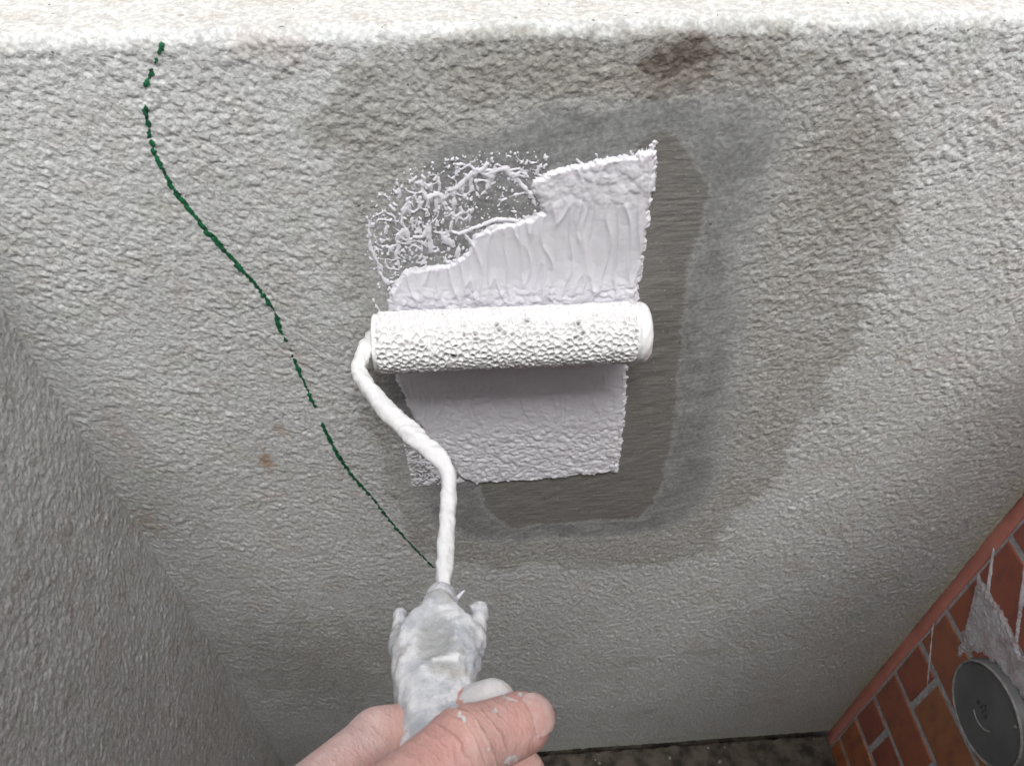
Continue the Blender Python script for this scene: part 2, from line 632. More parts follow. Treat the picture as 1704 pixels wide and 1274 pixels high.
def lerp3(c, k, col):
    return c + (np.asarray(col) - c) * k[..., None]


def plaster_attrs(x, s, white, mk=None, main=True):
    """real pigment of every point: lime grey, worn brownish ring, trowelled repair, stains, white coat"""
    big = fbm(x / .14, s / .14, 4, 70); mid = fbm(x / .022, s / .022, 4, 72); n2 = fbm(x / .006, s / .006, 3, 75); n1 = fbm(x / .02, s / .02, 4, 71)
    c = np.zeros(x.shape + (3,)) + np.array([.575, .572, .565])
    c = lerp3(c, sst(-.4, .7, big), (.525, .52, .51))
    c = lerp3(c, .45 * sst(.1, .9, mid), (.47, .435, .40))
    c = lerp3(c, .35 * sst(.35, 1.0, fbm(x / .035 + 7, s / .035, 3, 76)), (.50, .42, .39))
    c = lerp3(c, .35 * sst(.35, 1.0, fbm(x / .035 - 5, s / .035, 3, 77)), (.43, .45, .38))
    smooth = np.zeros(x.shape); bare = np.zeros(x.shape)
    if main:
        bare = mk['bare']; smooth = np.maximum(mk['skim'], bare)
        c = lerp3(c, mk['worn'] * .95, (.385, .370, .345))
        c = lerp3(c, mk['worn'] * .45 * sst(.0, .9, n2 + .5 * n1), (.30, .28, .25))
        d = .85 * sst(1.5, .35, blob(x, s, 1118, 106, .019, .015) + n1 * .6 + n2 * .35)
        d = np.maximum(d, .48 * sst(1.5, .2, blob(x, s, 1130, 115, .045, .020) + n1 * .6 + n2 * .35))
        d = np.maximum(d, .30 * sst(1.4, .3, blob(x, s, 905, 130, .04, .014) + n1 * .45 + n2 * .3))
        d = np.maximum(d, .22 * sst(1.4, .3, blob(x, s, 1400, 260, .03, .05) + n1 * .5 + n2 * .3))
        d = np.maximum(d, .25 * sst(1.4, .3, blob(x, s, 1230, 100, .03, .016) + n1 * .5 + n2 * .3))
        d = np.maximum(d, .28 * sst(1.3, .3, blob(x, s, 640, 640, .016, .05) + n1 * .5 + n2 * .3))
        d = np.maximum(d, .35 * sst(1.4, .2, blob(x, s, 560, 1120, .09, .12) + n1 * .4))
        d = np.maximum(d, .35 * sst(.5, 1.2, fbm(x / .09 + 2, s / .05, 4, 79)) * sst(.5, .2, s))
        c = lerp3(c, d, (.205, .173, .147))
        c = lerp3(c, .75 * sst(1.2, .2, blob(x, s, 1120, 96, .017, .008) + n1 * .5 + n2 * .5), (.085, .066, .052))
        r = sst(1.15, .2, blob(x, s, 444, 768, .0050, .014) + n2 * .9) * .6
        r = np.maximum(r, sst(1.2, .2, blob(x, s, 470, 715, .005, .008, .5) + n2 * .6) * .35)
        r = np.maximum(r, sst(1.2, .2, blob(x, s, 250, 870, .010, .02, .3) + n2 * .8) * .3)
        r = np.maximum(r, sst(1.2, .2, blob(x, s, 500, 600, .006, .008, .3) + n2 * .8) * .2)
        c = lerp3(c, r, (.33, .17, .06))
        mo = .85 * sst(.024, .004, (XR - x) + n1 * .010 + n2 * .005)
        mo = np.maximum(mo, .5 * sst(.02, .0, s - ZB + n2 * .01))
        c = lerp3(c, mo, (.52, .54, .43))
        c = lerp3(c, mo * .6 * sst(.1, .8, n2), (.72, .69, .56))
        sk = lerp3(np.zeros(x.shape + (3,)) + np.array([.232, .232, .229]), sst(-.6, .6, mid + .4 * n2), (.295, .295, .292))
        arc = perlin(x / .045 + s / .03, s / .0035 - x / .009, 55) + .6 * perlin(x / .06, s / .0014 - x / .005, 56)
        sk = sk * (1 + .03 * arc + .04 * n2)[..., None]
        sk = lerp3(sk, .35 * sst(.35, 1.0, fbm(x / .012 + 3, s / .012, 4, 57)), (.33, .33, .325))
        c = c + (sk - c) * mk['skim'][..., None]
    else:
        c = lerp3(c, .30 * sst(.25, .9, n1), (.30, .25, .21))
        c = lerp3(c, .30 * sst(.75, 1.1, fbm(x / .012, s / .012, 3, 78)), (.36, .24, .16))
        c = lerp3(c, .25 * sst(.7, 1.2, fbm(x / .03, s / .03, 3, 80)), (.36, .37, .25))
    c = c * np.array([.985, 1.02, 1.03]) * (1.0 if main else 1.14)
    wc = lerp3(np.zeros(x.shape + (3,)) + np.array([.56, .55, .53]), sst(.0, .9, mid), (.50, .48, .45))
    c = c + (wc - c) * white[..., None]
    c = np.concatenate([c, np.ones(x.shape + (1,))], -1)
    return {'tone': c, 'smooth': smooth, 'bare': bare}


FY, FH = -1.0, 2.4
# profile of the main wall: up the face, round the arris, back over the top
RAD = .007
H1 = ZT - RAD
S_ARC = H1 + RAD * math.pi / 2


def profile(s):
    t = np.clip((s - H1) / RAD, 0, math.pi / 2)
    y = RAD * (1 - np.cos(t)) + np.clip(s - S_ARC, 0, None)
    z = np.minimum(s, H1) + RAD * np.sin(t)
    return y, z, -np.cos(t), np.sin(t)


def row_positions():
    s = [ZB]
    while s[-1] < S_ARC + .20:
        z = s[-1]
        if z < S_ARC:
            step = .00056 + .0016 * max(0, (.82 - z) / .82)
        else:
            step = .0011 if z < S_ARC + .055 else .004
        s.append(z + step)
    return np.array(s)


def col_positions(x0, x1):
    return np.arange(x0, x1 + 1e-6, .00056)


def build_main_wall():
    t = thing('plaster_wall', 'grey rough-cast plaster wall with bright white top, being patched and rolled', 'wall', (0, .1, 0))
    xs = col_positions(XL - .002, XR - .0008)
    ss = row_positions()
    X, S = np.meshgrid(xs, ss, indexing='ij')
    h, mk = wall_h(X, S, True)
    y, z, ny, nz = profile(S)
    wn_ = fbm(X / .012, S / .012, 4, 81)
    white = sst(-.0022, .0022, S - (H1 + .0092) + wn_ * .0020 + h * 1.0)
    fade = 1 - sst(S_ARC - .004, S_ARC + .004, S) * .45          # the top was rolled smoother
    hh = h * fade
    V = np.stack([X, y + ny * hh, z + nz * hh], -1)
    A = plaster_attrs(X, S, white, mk)
    k = int(np.searchsorted(ss, H1 + .0092)) + 1
    for nm, a, b in (('plaster_face', 0, k), ('white_coping', k - 1, len(ss))):
        n = b - a
        sub = V[:, a:b].reshape(-1, 3)
        m = mesh_np(nm, sub, grid_faces(len(xs), n), True, {q: v[:, a:b] for q, v in A.items()})
        link(nm, m, M_PLASTER, t)
    bv, bf = box_np(XL - .002, XR - .001, .006, .198, .0245, ZT - .012)
    link('wall_core', mesh_np('wall_core', bv, bf, False), M_CORE, t)
    bv, bf = box_np(XL - .002, XR - .001, .050, .190, -.04, .0245)
    link('footing', mesh_np('footing', bv, bf, False), M_FOOT, t)
    return t


build_main_wall()


def build_shade_wall():
    """added wall behind the camera, never in view, blocks light from the patched wall"""
    t = thing('added_shade_wall', 'tall dark concrete wall added out of view to shade the patched wall', 'wall', (.1, -.72, 0))
    xs = np.linspace(XL - .19, XR + .19, 260); ss = np.concatenate([np.linspace(0, FH - RAD, 150), np.linspace(FH - RAD + .003, FH - RAD + RAD * math.pi / 2 + .19, 40)])
    X, S = np.meshgrid(xs, ss, indexing='ij')
    off = H1 - (FH - RAD)
    y, z, ny, nz = profile(S + off)
    z = z - off
    h = lumps(X + 9, S + 5, 9)
    V = np.stack([X, FY - y - ny * h, z + nz * h], -1)
    link('concrete_face', mesh_np('concrete_face', V.reshape(-1, 3), grid_faces(len(xs), len(ss), True), True), M_SHADE_WALL, t)
    bv, bf = box_np(XL - .19, XR + .19, FY - .19, FY - .012, 0, FH - .012)
    link('wall_core', mesh_np('wall_core', bv, bf, False), M_CORE, t)


def build_side_wall():
    """plaster wall coming off the corner at the picture's left"""
    t = thing('plaster_return_wall', 'plain grey rough-cast plaster wall meeting the patched wall at the corner', 'wall', (XL - .1, -.35, 0))
    us = np.concatenate([np.arange(-.020, .205, .0008), np.arange(.206, .992, .004)])     # distance from the corner, towards the camera
    zs = []
    z = 0.0
    while z < H1:
        zs.append(z); z += (.0010 + .0010 * max(0, (.6 - z) / .6)) if z < .80 else .004
    ss = np.concatenate([np.array(zs), np.arange(H1, S_ARC + .2, .003)])
    U, S = np.meshgrid(us, ss, indexing='ij')
    h = lumps(U + 4.0, S + 2.0, 5) * .92
    y, z, ny, nz = profile(S)
    white = sst(-.002, .002, S - (H1 + .0092) + fbm(U / .012, S / .012, 3, 83) * .002)
    V = np.stack([XL - y - ny * h, -U, z + nz * h], -1)
    A = plaster_attrs(U, S, white, None, False)
    k = int(np.searchsorted(ss, H1 + .0092)) + 1
    for nm, a, b in (('plaster_face', 0, k), ('white_coping', k - 1, len(ss))):
        link(nm, mesh_np(nm, V[:, a:b].reshape(-1, 3), grid_faces(len(us), b - a, True), True,
                         {q: v[:, a:b] for q, v in A.items()}), M_PLASTER, t)
    bv, bf = box_np(XL - .198, XL - .012, -.99, .0, -.04, ZT - .012)
    link('wall_core', mesh_np('wall_core', bv, bf, False), M_CORE, t)


build_side_wall()
build_shade_wall()

# ------------------------------------------------------------------ brick tile wall at the right
import bmesh


def brick_mesh(w, hgt, seed):
    """outer face towards -x; w along y, hgt along z; chipped, slightly pillowed edges"""
    rr = random.Random(seed)
    bm = bmesh.new()
    bmesh.ops.create_cube(bm, size=1)
    for v in bm.verts:
        v.co = Vector((v.co.x * .012 + .006, v.co.y * w, v.co.z * hgt))
    bmesh.ops.bevel(bm, geom=[e for e in bm.edges if all(v.co.x < .001 for v in e.verts)] , offset=.0016, segments=2, affect='EDGES', profile=.6)
    for v in bm.verts:
        v.co += Vector((rr.uniform(-.0003, .0003), rr.uniform(-.0005, .0005), rr.uniform(-.0005, .0005)))
    m = bpy.data.meshes.new('brick')
    bm.to_mesh(m); bm.free()
    m.materials.append(M_BRICK)
    return m


def build_brick_wall():
    t = thing('brick_wall', 'red-brown brick-tiled wall with pale mortar joints and a red edge strip', 'wall', (XR + .1, -.4, 0))
    bv, bf = box_np(XR + .0002, XR + .20, -.995, .19, -.04, .985)
    link('mortar_bed', mesh_np('mortar_bed', bv, bf, False), M_MORTAR, t)
    joints = [-.026, .0385, .1022, .1643, .2292, .2975, .3628, .4265, .4887]
    while joints[-1] < .95:
        joints.append(joints[-1] + .0642)
    cache = {}
    J = .0075
    for c in range(len(joints) - 1):
        z0, z1 = max(joints[c] + J / 2, .002), min(joints[c + 1] - J / 2, .984)
        first = .0520 if c % 2 == 0 else .1072
        ends = [.0150] + [first + .1104 * k for k in range(10)]
        for k in range(len(ends) - 1):
            y0 = ends[k] + (J / 2 if k else 0); y1 = min(ends[k + 1] - J / 2, .99)
            if y1 - y0 < .02:
                continue
            key = (round(y1 - y0, 3), round(z1 - z0, 3))
            if key not in cache:
                cache[key] = brick_mesh(y1 - y0, z1 - z0, len(cache))
            o = link('brick', cache[key], None, t)
            o.location = (XR - .0012 + random.uniform(-.0005, .0005), -(y0 + y1) / 2, (z0 + z1) / 2)
    # edge strip in the corner
    zs = np.linspace(.006, .985, 90)
    prof = [(.010, .0016), (-.0004, .0012), (-.0012, .0004), (-.0014, -.0060), (-.0012, -.0116), (-.0004, -.0122), (.010, -.0122)]
    V = np.array([[(XR + a + .0004 * math.sin(z * 60 + i), b + .0004 * math.sin(z * 43 + i * 2), z) for z in zs] for i, (a, b) in enumerate(prof)])
    link('edge_strip', mesh_np('edge_strip', V.reshape(-1, 3), grid_faces(len(prof), len(zs), True)), M_TRIM, t)
    # pale mortar smeared over the bricks above the cap
    z4 = lambda L: [on_x(1300 + a * .372, 800 + b * .372, XR - .002)[[1, 2]] for a, b in L]
    poly = np.array(z4([(878, 425), (925, 500), (1005, 630), (1035, 700), (1062, 775), (1110, 800), (1140, 900), (1120, 1010), (1086, 970), (1045, 925),
                        (1005, 880), (960, 815), (900, 770), (850, 745), (805, 775), (775, 790), (800, 712), (838, 600), (866, 490)]))
    ys = np.arange(poly[:, 0].min() - .006, poly[:, 0].max() + .006, .0006); zz = np.arange(poly[:, 1].min() - .006, poly[:, 1].max() + .006, .0007)
    Y, Z = np.meshgrid(ys, zz, indexing='ij')
    d = poly_sd(Y, Z, poly) + fbm(Y / .006, Z / .016, 4, 91) * .0034 + .0012
    # combed, feathery lower fringe
    hgt = np.clip(d, -.002, .004) * .45 + fbm(Y / .003, Z / .004, 4, 95) * .00035 - .0006
    V = np.stack([XR - .0013 - hgt, Y, Z], -1).reshape(-1, 3)
    F = grid_faces(len(ys), len(zz), False)
    ok = (hgt.ravel()[F] > -.0005).any(1)
    V, F, _ = compact(V, F[ok])
    link('mortar_smear', mesh_np('mortar_smear', V, F), M_SMEAR, t)
    # narrow mortar runs dragged along the tiles
    runs = [[(870, 470), (845, 600), (815, 720)], [(945, 300), (920, 480)], [(1085, 380), (1065, 560), (1045, 720)], [(675, 640), (660, 800), (650, 910)]]
    for k, r_ in enumerate(runs):
        P = np.array(z4(r_)); w = [.0008, .0019, .0012][:len(P)] if k != 3 else [.0003, .0007, .0005]
        w = list(w) + [.001] * (len(P) - len(w))
        ys = np.arange(P[:, 0].min() - .006, P[:, 0].max() + .006, .0005); zz = np.arange(P[:, 1].min() - .006, P[:, 1].max() + .006, .0009)
        Y, Z = np.meshgrid(ys, zz, indexing='ij')
        d = strand_sd(Y, Z, P, w) + perlin(Y / .004, Z / .006, 97) * .0007
        V = np.stack([XR - .0014 - np.clip(d, -.0012, .0012) * .8, Y, Z], -1).reshape(-1, 3)
        F = grid_faces(len(ys), len(zz), False)
        V, F, _ = compact(V, F[(d.ravel()[F] > -.0003).any(1)])
        link('mortar_run', mesh_np('mortar_run', V, F), M_SMEAR, t)


build_brick_wall()


def build_cap():
    cy, cz, R = -.1070, .3575, .0441
    o = np.array([XR + .0050, cy, cz]); ax = np.array([-1.0, 0, 0])
    t = thing('pipe_cap', 'round dark grey metal pipe cap with pale worn rim on the brick wall', 'pipe cap', (XR, cy, cz))
    V, F = lathe([(0, R * 1.10), (.003, R * 1.10), (.0048, R * 1.075), (.0052, R * 1.03), (.0125, R * 1.015), (.0142, R * 1.0)], o, ax, 96)
    link('collar', mesh_np('collar', V, F), M_METAL, t)
    V, F = lathe([(.0140, R * 1.010), (.0152, R * 1.0), (.0156, R * .985), (.0153, R * .97), (.0140, R * .955)], o, ax, 96)
    link('rim', mesh_np('rim', V, F), M_RIM, t)
    lid_prof = [(.0146, R * .945), (.0142, R * .90), (.0146, R * .70), (.0150, R * .40), (.0151, R * .02), (.0151, 0.00001)]
    V, F = lathe(lid_prof, o, ax, 96)
    lid = link('lid', mesh_np('lid', V, F), M_METAL, t)
    V, F = lathe([(.0146, .0150), (.0156, .0146), (.0158, .0140), (.0156, .0134), (.0146, .0130)], o, ax, 48)
    # raised arc of the stamped emblem (lower part of a ring only)
    k = np.array([(V[f][:, 2].mean() < cz - .002) and (V[f][:, 1].mean() < cy + .008) for f in F])
    V, F, _ = compact(V, F[k])
    link('emblem_arc', mesh_np('emblem_arc', V, F), M_RIM, lid)
    # stamped characters, worn: a peak over the letters
    glyphs = []
    for ch, dy, dz, sz in (('A', .0, .0065, .0072), ('B', .0062, .0, .0078), ('M', .0, .0, .0078), ('S', -.0062, .0, .0078)):
        cu = bpy.data.curves.new('letter', 'FONT')
        cu.body = ch; cu.size = sz; cu.align_x = 'CENTER'; cu.align_y = 'CENTER'; cu.extrude = .00035; cu.resolution_u = 3
        tmp = bpy.data.objects.new('letter_source', cu); COL.objects.link(tmp)
        glyphs.append((tmp, dy, dz))
    dg = bpy.context.evaluated_depsgraph_get()
    meshes = [bpy.data.meshes.new_from_object(t_.evaluated_get(dg)) for t_, _, _ in glyphs]
    for me, (tmp, dy, dz) in zip(meshes, glyphs):
        bpy.data.objects.remove(tmp)
        # text lies in local XY facing +Z: x -> -y, y -> +z, z -> -x
        me.transform(Matrix(((0, 0, -1, o[0] - .0152), (-1, 0, 0, cy + dy + .004), (0, 1, 0, cz + dz), (0, 0, 0, 1))))
        me.materials.clear()
        link('letter', me, M_EMBLEM, lid)
    for a in (2.2,):
        c = o + np.array([0, math.cos(a) * R * .84, math.sin(a) * R * .84])
        V, F = lathe([(.013, .0016), (.0152, .0016), (.0156, .0011), (.0157, .00001)], c, ax, 16)
        link('screw', mesh_np('screw', V, F), M_RIM, t)


build_cap()


# ------------------------------------------------------------------ grit on the ground
def build_grit():
    rr = random.Random(3)
    bm = bmesh.new()
    for i in range(80):
        x = rr.uniform(XL + .01, XR - .01); y = -abs(rr.gauss(0, .09)) + .02 if i < 60 else rr.uniform(-.4, 0)
        r = rr.choice([.0007, .001, .0012, .0016, .0022])
        mt = Matrix.Translation((x, y, r * .5)) @ Matrix.Rotation(rr.uniform(0, 6), 4, 'Z') @ Matrix.Diagonal((rr.uniform(.8, 1.7), 1, .8, 1))
        g_ = bmesh.ops.create_icosphere(bm, subdivisions=1, radius=r, matrix=mt)
        for v in g_['verts']:
            v.co += Vector((rr.uniform(-1, 1), rr.uniform(-1, 1), rr.uniform(-1, 1))) * r * .2
    m = bpy.data.meshes.new('gravel'); bm.to_mesh(m); bm.free()
    o = link('gravel', m, M_PEBBLE)
    o['kind'] = 'stuff'
    tag(o, 'pale grit scattered on the dark ground below the wall', 'gravel')


build_grit()

# ------------------------------------------------------------------ fresh paint on the patch
P_PAINT = wall_pts([(1088, 240), (1092, 262), (1090, 300), (1080, 370), (1070, 430), (1064, 480), (1060, 540), (1044, 600), (1042, 650), (1040, 690), (1034, 740),
                    (1028, 784), (960, 790), (900, 796), (830, 801), (790, 803), (764, 792), (748, 762), (715, 728), (685, 690), (668, 650), (655, 610),
                    (648, 560), (646, 520), (648, 495), (655, 470), (672, 452), (700, 444), (740, 440), (772, 428), (782, 412), (787, 392), (830, 372),
                    (868, 366), (905, 352), (898, 338), (888, 325), (886, 302), (920, 286), (990, 268), (1050, 258), (1080, 250)])
z7 = lambda L: [(560 + a * .2041, 220 + b * .2041) for a, b in L]
z1 = lambda L: [(560 + a * .3767, 200 + b * .3767) for a, b in L]
STRANDS = [
    (z7([(950, 380), (1000, 310), (1085, 265), (1120, 305)]), [3, 5, 9, 12]),
    (z7([(915, 480), (990, 455), (1050, 390), (1110, 345), (1170, 320), (1210, 290), (1228, 215)]), [12, 22, 18, 28, 20, 13, 3]),
    (z7([(1170, 330), (1260, 365), (1235, 440), (1220, 470)]), [16, 26, 16, 4]),
    (z7([(1240, 335), (1330, 310), (1380, 300), (1430, 370), (1480, 350), (1560, 370)]), [14, 18, 24, 16, 18, 10]),
    (z7([(1100, 370), (1095, 490)]), [14, 6]), (z7([(1130, 400), (1168, 505)]), [12, 4]), (z7([(965, 470), (955, 600)]), [12, 14]),
    (z7([(1025, 450), (1035, 530), (1070, 572)]), [10, 7, 2]),
    (z7([(640, 500), (700, 490), (740, 540), (830, 505), (870, 545), (930, 500), (925, 470)]), [8, 14, 20, 22, 18, 12, 8]),
    (z7([(745, 540), (735, 605)]), [12, 6]), (z7([(812, 530), (815, 645)]), [14, 8]), (z7([(850, 540), (890, 632)]), [14, 8]),
    (z7([(700, 490), (690, 390)]), [8, 3]), (z7([(840, 500), (832, 375)]), [7, 8]), (z7([(750, 440), (780, 440), (775, 475)]), [4, 6, 4]),
    (z7([(685, 530), (672, 620), (635, 655), (590, 635)]), [12, 10, 5, 5]), (z7([(580, 545), (575, 620), (548, 650), (520, 690)]), [8, 14, 20, 6]),
    (z7([(525, 680), (540, 750), (562, 790)]), [6, 8, 12]), (z7([(490, 845), (560, 800), (600, 915)]), [4, 26, 8]),
    (z7([(505, 860), (490, 1000), (510, 1120)]), [7, 11, 9]), (z7([(500, 440), (515, 480), (505, 540)]), [4, 12, 5]),
    (z7([(635, 850), (700, 855), (750, 800), (745, 745)]), [10, 14, 22, 6]), (z7([(750, 810), (770, 970)]), [24, 16]), (z7([(700, 890), (695, 980)]), [8, 4]),
    (z7([(790, 815), (860, 830), (930, 810), (1000, 830), (1080, 800), (1180, 765), (1310, 712), (1410, 720), (1480, 730)]), [4, 10, 16, 12, 18, 16, 20, 18, 20]),
    (z7([(860, 840), (900, 890), (950, 930)]), [14, 34, 22]), (z7([(868, 715), (860, 815)]), [4, 6]), (z7([(940, 740), (930, 805)]), [10, 12]),
    (z7([(1000, 915), (985, 985), (985, 1035)]), [8, 20, 14]), (z7([(1040, 830), (1100, 900), (1160, 870)]), [8, 18, 30]),
    (z7([(250, 690), (280, 765), (305, 735)]), [5, 11, 6]), (z7([(265, 750), (270, 920), (330, 1060), (360, 1160), (412, 1235)]), [7, 13, 10, 13, 15]),
    (z7([(400, 740), (405, 810)]), [6, 12]), (z7([(430, 600), (475, 640)]), [10, 8]), (z7([(895, 1000), (880, 1060), (930, 1060)]), [8, 8, 12]),
    (z1([(715, 380), (730, 355), (790, 330), (845, 320), (900, 330)]), [3, 5, 8, 12, 12]), (z1([(785, 240), (830, 300), (870, 345)]), [10, 16, 14]),
    (z1([(860, 190), (910, 185), (880, 240), (940, 255), (1000, 240)]), [3, 5, 9, 8, 6]), (z1([(1397, 98), (1385, 165)]), [2, 7]), (z1([(868, 350), (885, 400)]), [7, 4]),
    (z1([(770, 402), (810, 410), (840, 440)]), [3, 5, 6]), (z1([(600, 215), (650, 225), (720, 215), (780, 240)]), [6, 14, 10, 8]),
    (z1([(160, 790), (195, 855), (230, 850)]), [3, 5, 4]), (z1([(1060, 175), (1080, 195)]), [6, 8]), (z1([(1145, 150), (1160, 180)]), [5, 7]), (z1([(1300, 135), (1310, 165)]), [4, 6]),
]


def build_paint():
    lo = P_PAINT.min(0) - .022; hi = P_PAINT.max(0) + .012
    xs = np.arange(lo[0] - .004, hi[0], .00042); zs = np.arange(lo[1], hi[1] + .004, .00046)
    X, Z = np.meshgrid(xs, zs, indexing='ij')
    # picture row of each point, to place the kinds of relief
    base = wall_h(X, Z)
    wob = fbm(X / .007, Z / .007, 4, 101)
    d = poly_sd(X, Z, P_PAINT) + wob * .0013 + perlin(X / .0022, Z / .0022, 103) * .0007 + np.abs(perlin(X / .0013, Z / .0050, 104)) * .0016 * sst(.80, .835, Z) + np.abs(perlin(X / .0011, Z / .0042, 104)) * .0006
    tex = np.zeros_like(X)
    # long upright ridges pulled by the roller
    wx = X + perlin(X / .02, Z / .03, 105) * .0035 + Z * .03
    ridge = (1 - np.abs(perlin(wx / .0075, Z / .045, 107)) * 2.2).clip(0) ** 3
    # crumpled skin
    w1 = perlin(X / .009, Z / .009, 109) * .003; w2 = perlin(X / .009 + 5, Z / .009, 110) * .003
    crump = (1 - np.abs(perlin((X + w1) / .0062, (Z + w2) / .0062, 111)) * 2.0).clip(0) ** 2
    scale_ = np.abs(perlin((X + w1) / .0058, (Z + w2) / .0045, 113))
    zc = lambda py: on_y(860, py)[2]
    up_r = sst(zc(370), zc(320), Z)
    near = sst(zc(462), zc(490), Z) * sst(zc(620), zc(560), Z)
    low = sst(zc(690), zc(730), Z)
    mid_low = sst(zc(600), zc(640), Z) * (1 - low)
    smooth_up = (1 - up_r) * sst(zc(520), zc(470), Z)
    stip = drops(X + w1 * .4, Z + w2 * .4, .0030, 121, .35, 1.0); stip2 = drops(X - w2 * .4, Z + w1 * .3, .0052, 123, .25, .9)
    long_ = drops(X + w1 * .5, Z * .32, .0046, 125, .25, .85)
    tex += up_r * (stip2 * .00095 + long_ * .0005 + ridge * .0006 + stip * .0003 + fbm(X / .006, Z / .006, 3, 115) * .00025)
    tex += smooth_up * (ridge * .00105 + long_ * .00045 + stip * .00012 + fbm(X / .02, Z / .03, 2, 117) * .0003)
    tex += near * (stip * .0007 + stip2 * .0007 + crump * .0003 + fbm(X / .005, Z / .005, 2, 119) * .00012)
    tex += mid_low * (stip2 * .00050 * sst(-.1, .5, perlin(X / .014, Z / .012, 121)) + long_ * .00030 + ridge * .00030 + stip * .00028 + fbm(X / .03, Z / .03, 2, 122) * .0003)
    tex += low * (stip * .00105 + stip2 * .0006 + fbm(X / .004, Z / .004, 2, 124) * .00012)
    thick = np.where(d > 0, .0010 * sst(0, .0022, d) + .00045 * sst(0, .0008, d) * sst(.0035, .0008, d) * sst(-.1, .6, fbm(X / .007, Z / .007, 3, 106)) + tex * sst(0, .002, d), d * .9)
    for pts, w in STRANDS:
        P = wall_pts(pts)
        wm = np.array(w) * (.2041 * .000285) * 1.15
        ds = strand_sd(X, Z, P, wm)
        near_ = ds > -.002
        wv = perlin(X / .0017, Z / .0030, 131) * .0006 + perlin(X / .005, Z / .005, 132) * .0006
        ds = ds + wv
        hh = np.where(ds > 0, np.sqrt(np.clip(ds, 0, None) * .00034) + perlin(X / .003, Z / .003, 133) * .00016, ds * .9)
        thick = np.where(near_, np.maximum(thick, hh), thick)
    # thin broken web between the strands
    webz = poly_sd(X, Z, wall_pts([(618, 350), (680, 300), (760, 275), (840, 262), (905, 262), (890, 300), (840, 310), (790, 335), (770, 400), (700, 440), (650, 470), (622, 425)]))
    wv1 = perlin(X / .006, Z / .006, 135) * .0022; wv2 = perlin(X / .006 + 4, Z / .006, 136) * .0022
    web = np.minimum(np.abs(perlin((X + wv1) / .0052, (Z + wv2) / .0062, 137)), .09 + np.abs(perlin((X + wv2) / .0034, (Z + wv1) / .0040, 138)))
    gate = perlin(X / .0075, Z / .0075, 139) + .35 * perlin(X / .003, Z / .003, 140)
    web_h = np.where(webz > -.001, (.085 - web) * .0042 + np.clip(gate - .10, -.6, .12) * .0014, -1)
    thick = np.maximum(thick, np.where(web_h > -.001, np.minimum(web_h, .00038), -.002))
    # flecks left by the open foam
    rr = np.random.default_rng(5)
    zone = wall_pts([(612, 345), (690, 285), (800, 262), (905, 262), (905, 352), (787, 400), (775, 430), (690, 445), (640, 480), (618, 430)])
    zone2 = wall_pts([(676, 735), (720, 735), (770, 800), (690, 806)])
    n = 0
    while n < 900:
        zz_ = zone if n < 770 else zone2
        p = rr.uniform(zz_.min(0) - .004, zz_.max(0) + .004)
        if poly_sd(np.array([p[0]]), np.array([p[1]]), zz_)[0] < -.003:
            continue
        n += 1
        r = .00016 + .00060 * rr.random() ** 3.0
        i0, i1 = np.searchsorted(xs, [p[0] - .003, p[0] + .003]); j0, j1 = np.searchsorted(zs, [p[1] - .004, p[1] + .004])
        a = rr.uniform(-.6, .6); L = r * rr.uniform(.2, 1.5)
        seg = np.array([p - [math.sin(a) * L, math.cos(a) * L], p + [math.sin(a) * L, math.cos(a) * L]])
        ds = strand_sd(X[i0:i1, j0:j1], Z[i0:i1, j0:j1], seg, [r, r * .5])
        hh = np.where(ds > 0, np.sqrt(np.clip(ds, 0, None) * .0008), ds * .9)
        thick[i0:i1, j0:j1] = np.maximum(thick[i0:i1, j0:j1], hh)
    # broken film in the lower left corner
    br = poly_sd(X, Z, zone2) + .002
    cell = np.abs(perlin((X + w1) / .004, (Z + w2) / .0038, 141))
    lace = np.where(br > 0, np.maximum((.10 - cell) * .004 + perlin(X / .003, Z / .003, 143) * .0004, (stip - .42) * .0012 + perlin(X / .006, Z / .006, 145) * .0006 - .0002), -1)
    thick = np.maximum(thick, np.where(lace > -.0006, lace, -.002))
    thick = np.maximum(thick, -.0015)
    base = base * (1 - .8 * sst(.0, .0025, d))                  # the thick coat levels out the ground below it
    V = np.stack([X, -(base + thick + .00012), Z], -1).reshape(-1, 3)
    F = grid_faces(len(xs), len(zs))
    ok = (thick.ravel()[F] > -.0003).any(1)
    V, F, _ = compact(V, F[ok])
    o = link('paint_patch', mesh_np('paint_patch', V, F), M_PAINT)
    tag(o, 'fresh thick white paint rolled onto the grey repair patch, stringy upper edge', 'paint')


build_paint()


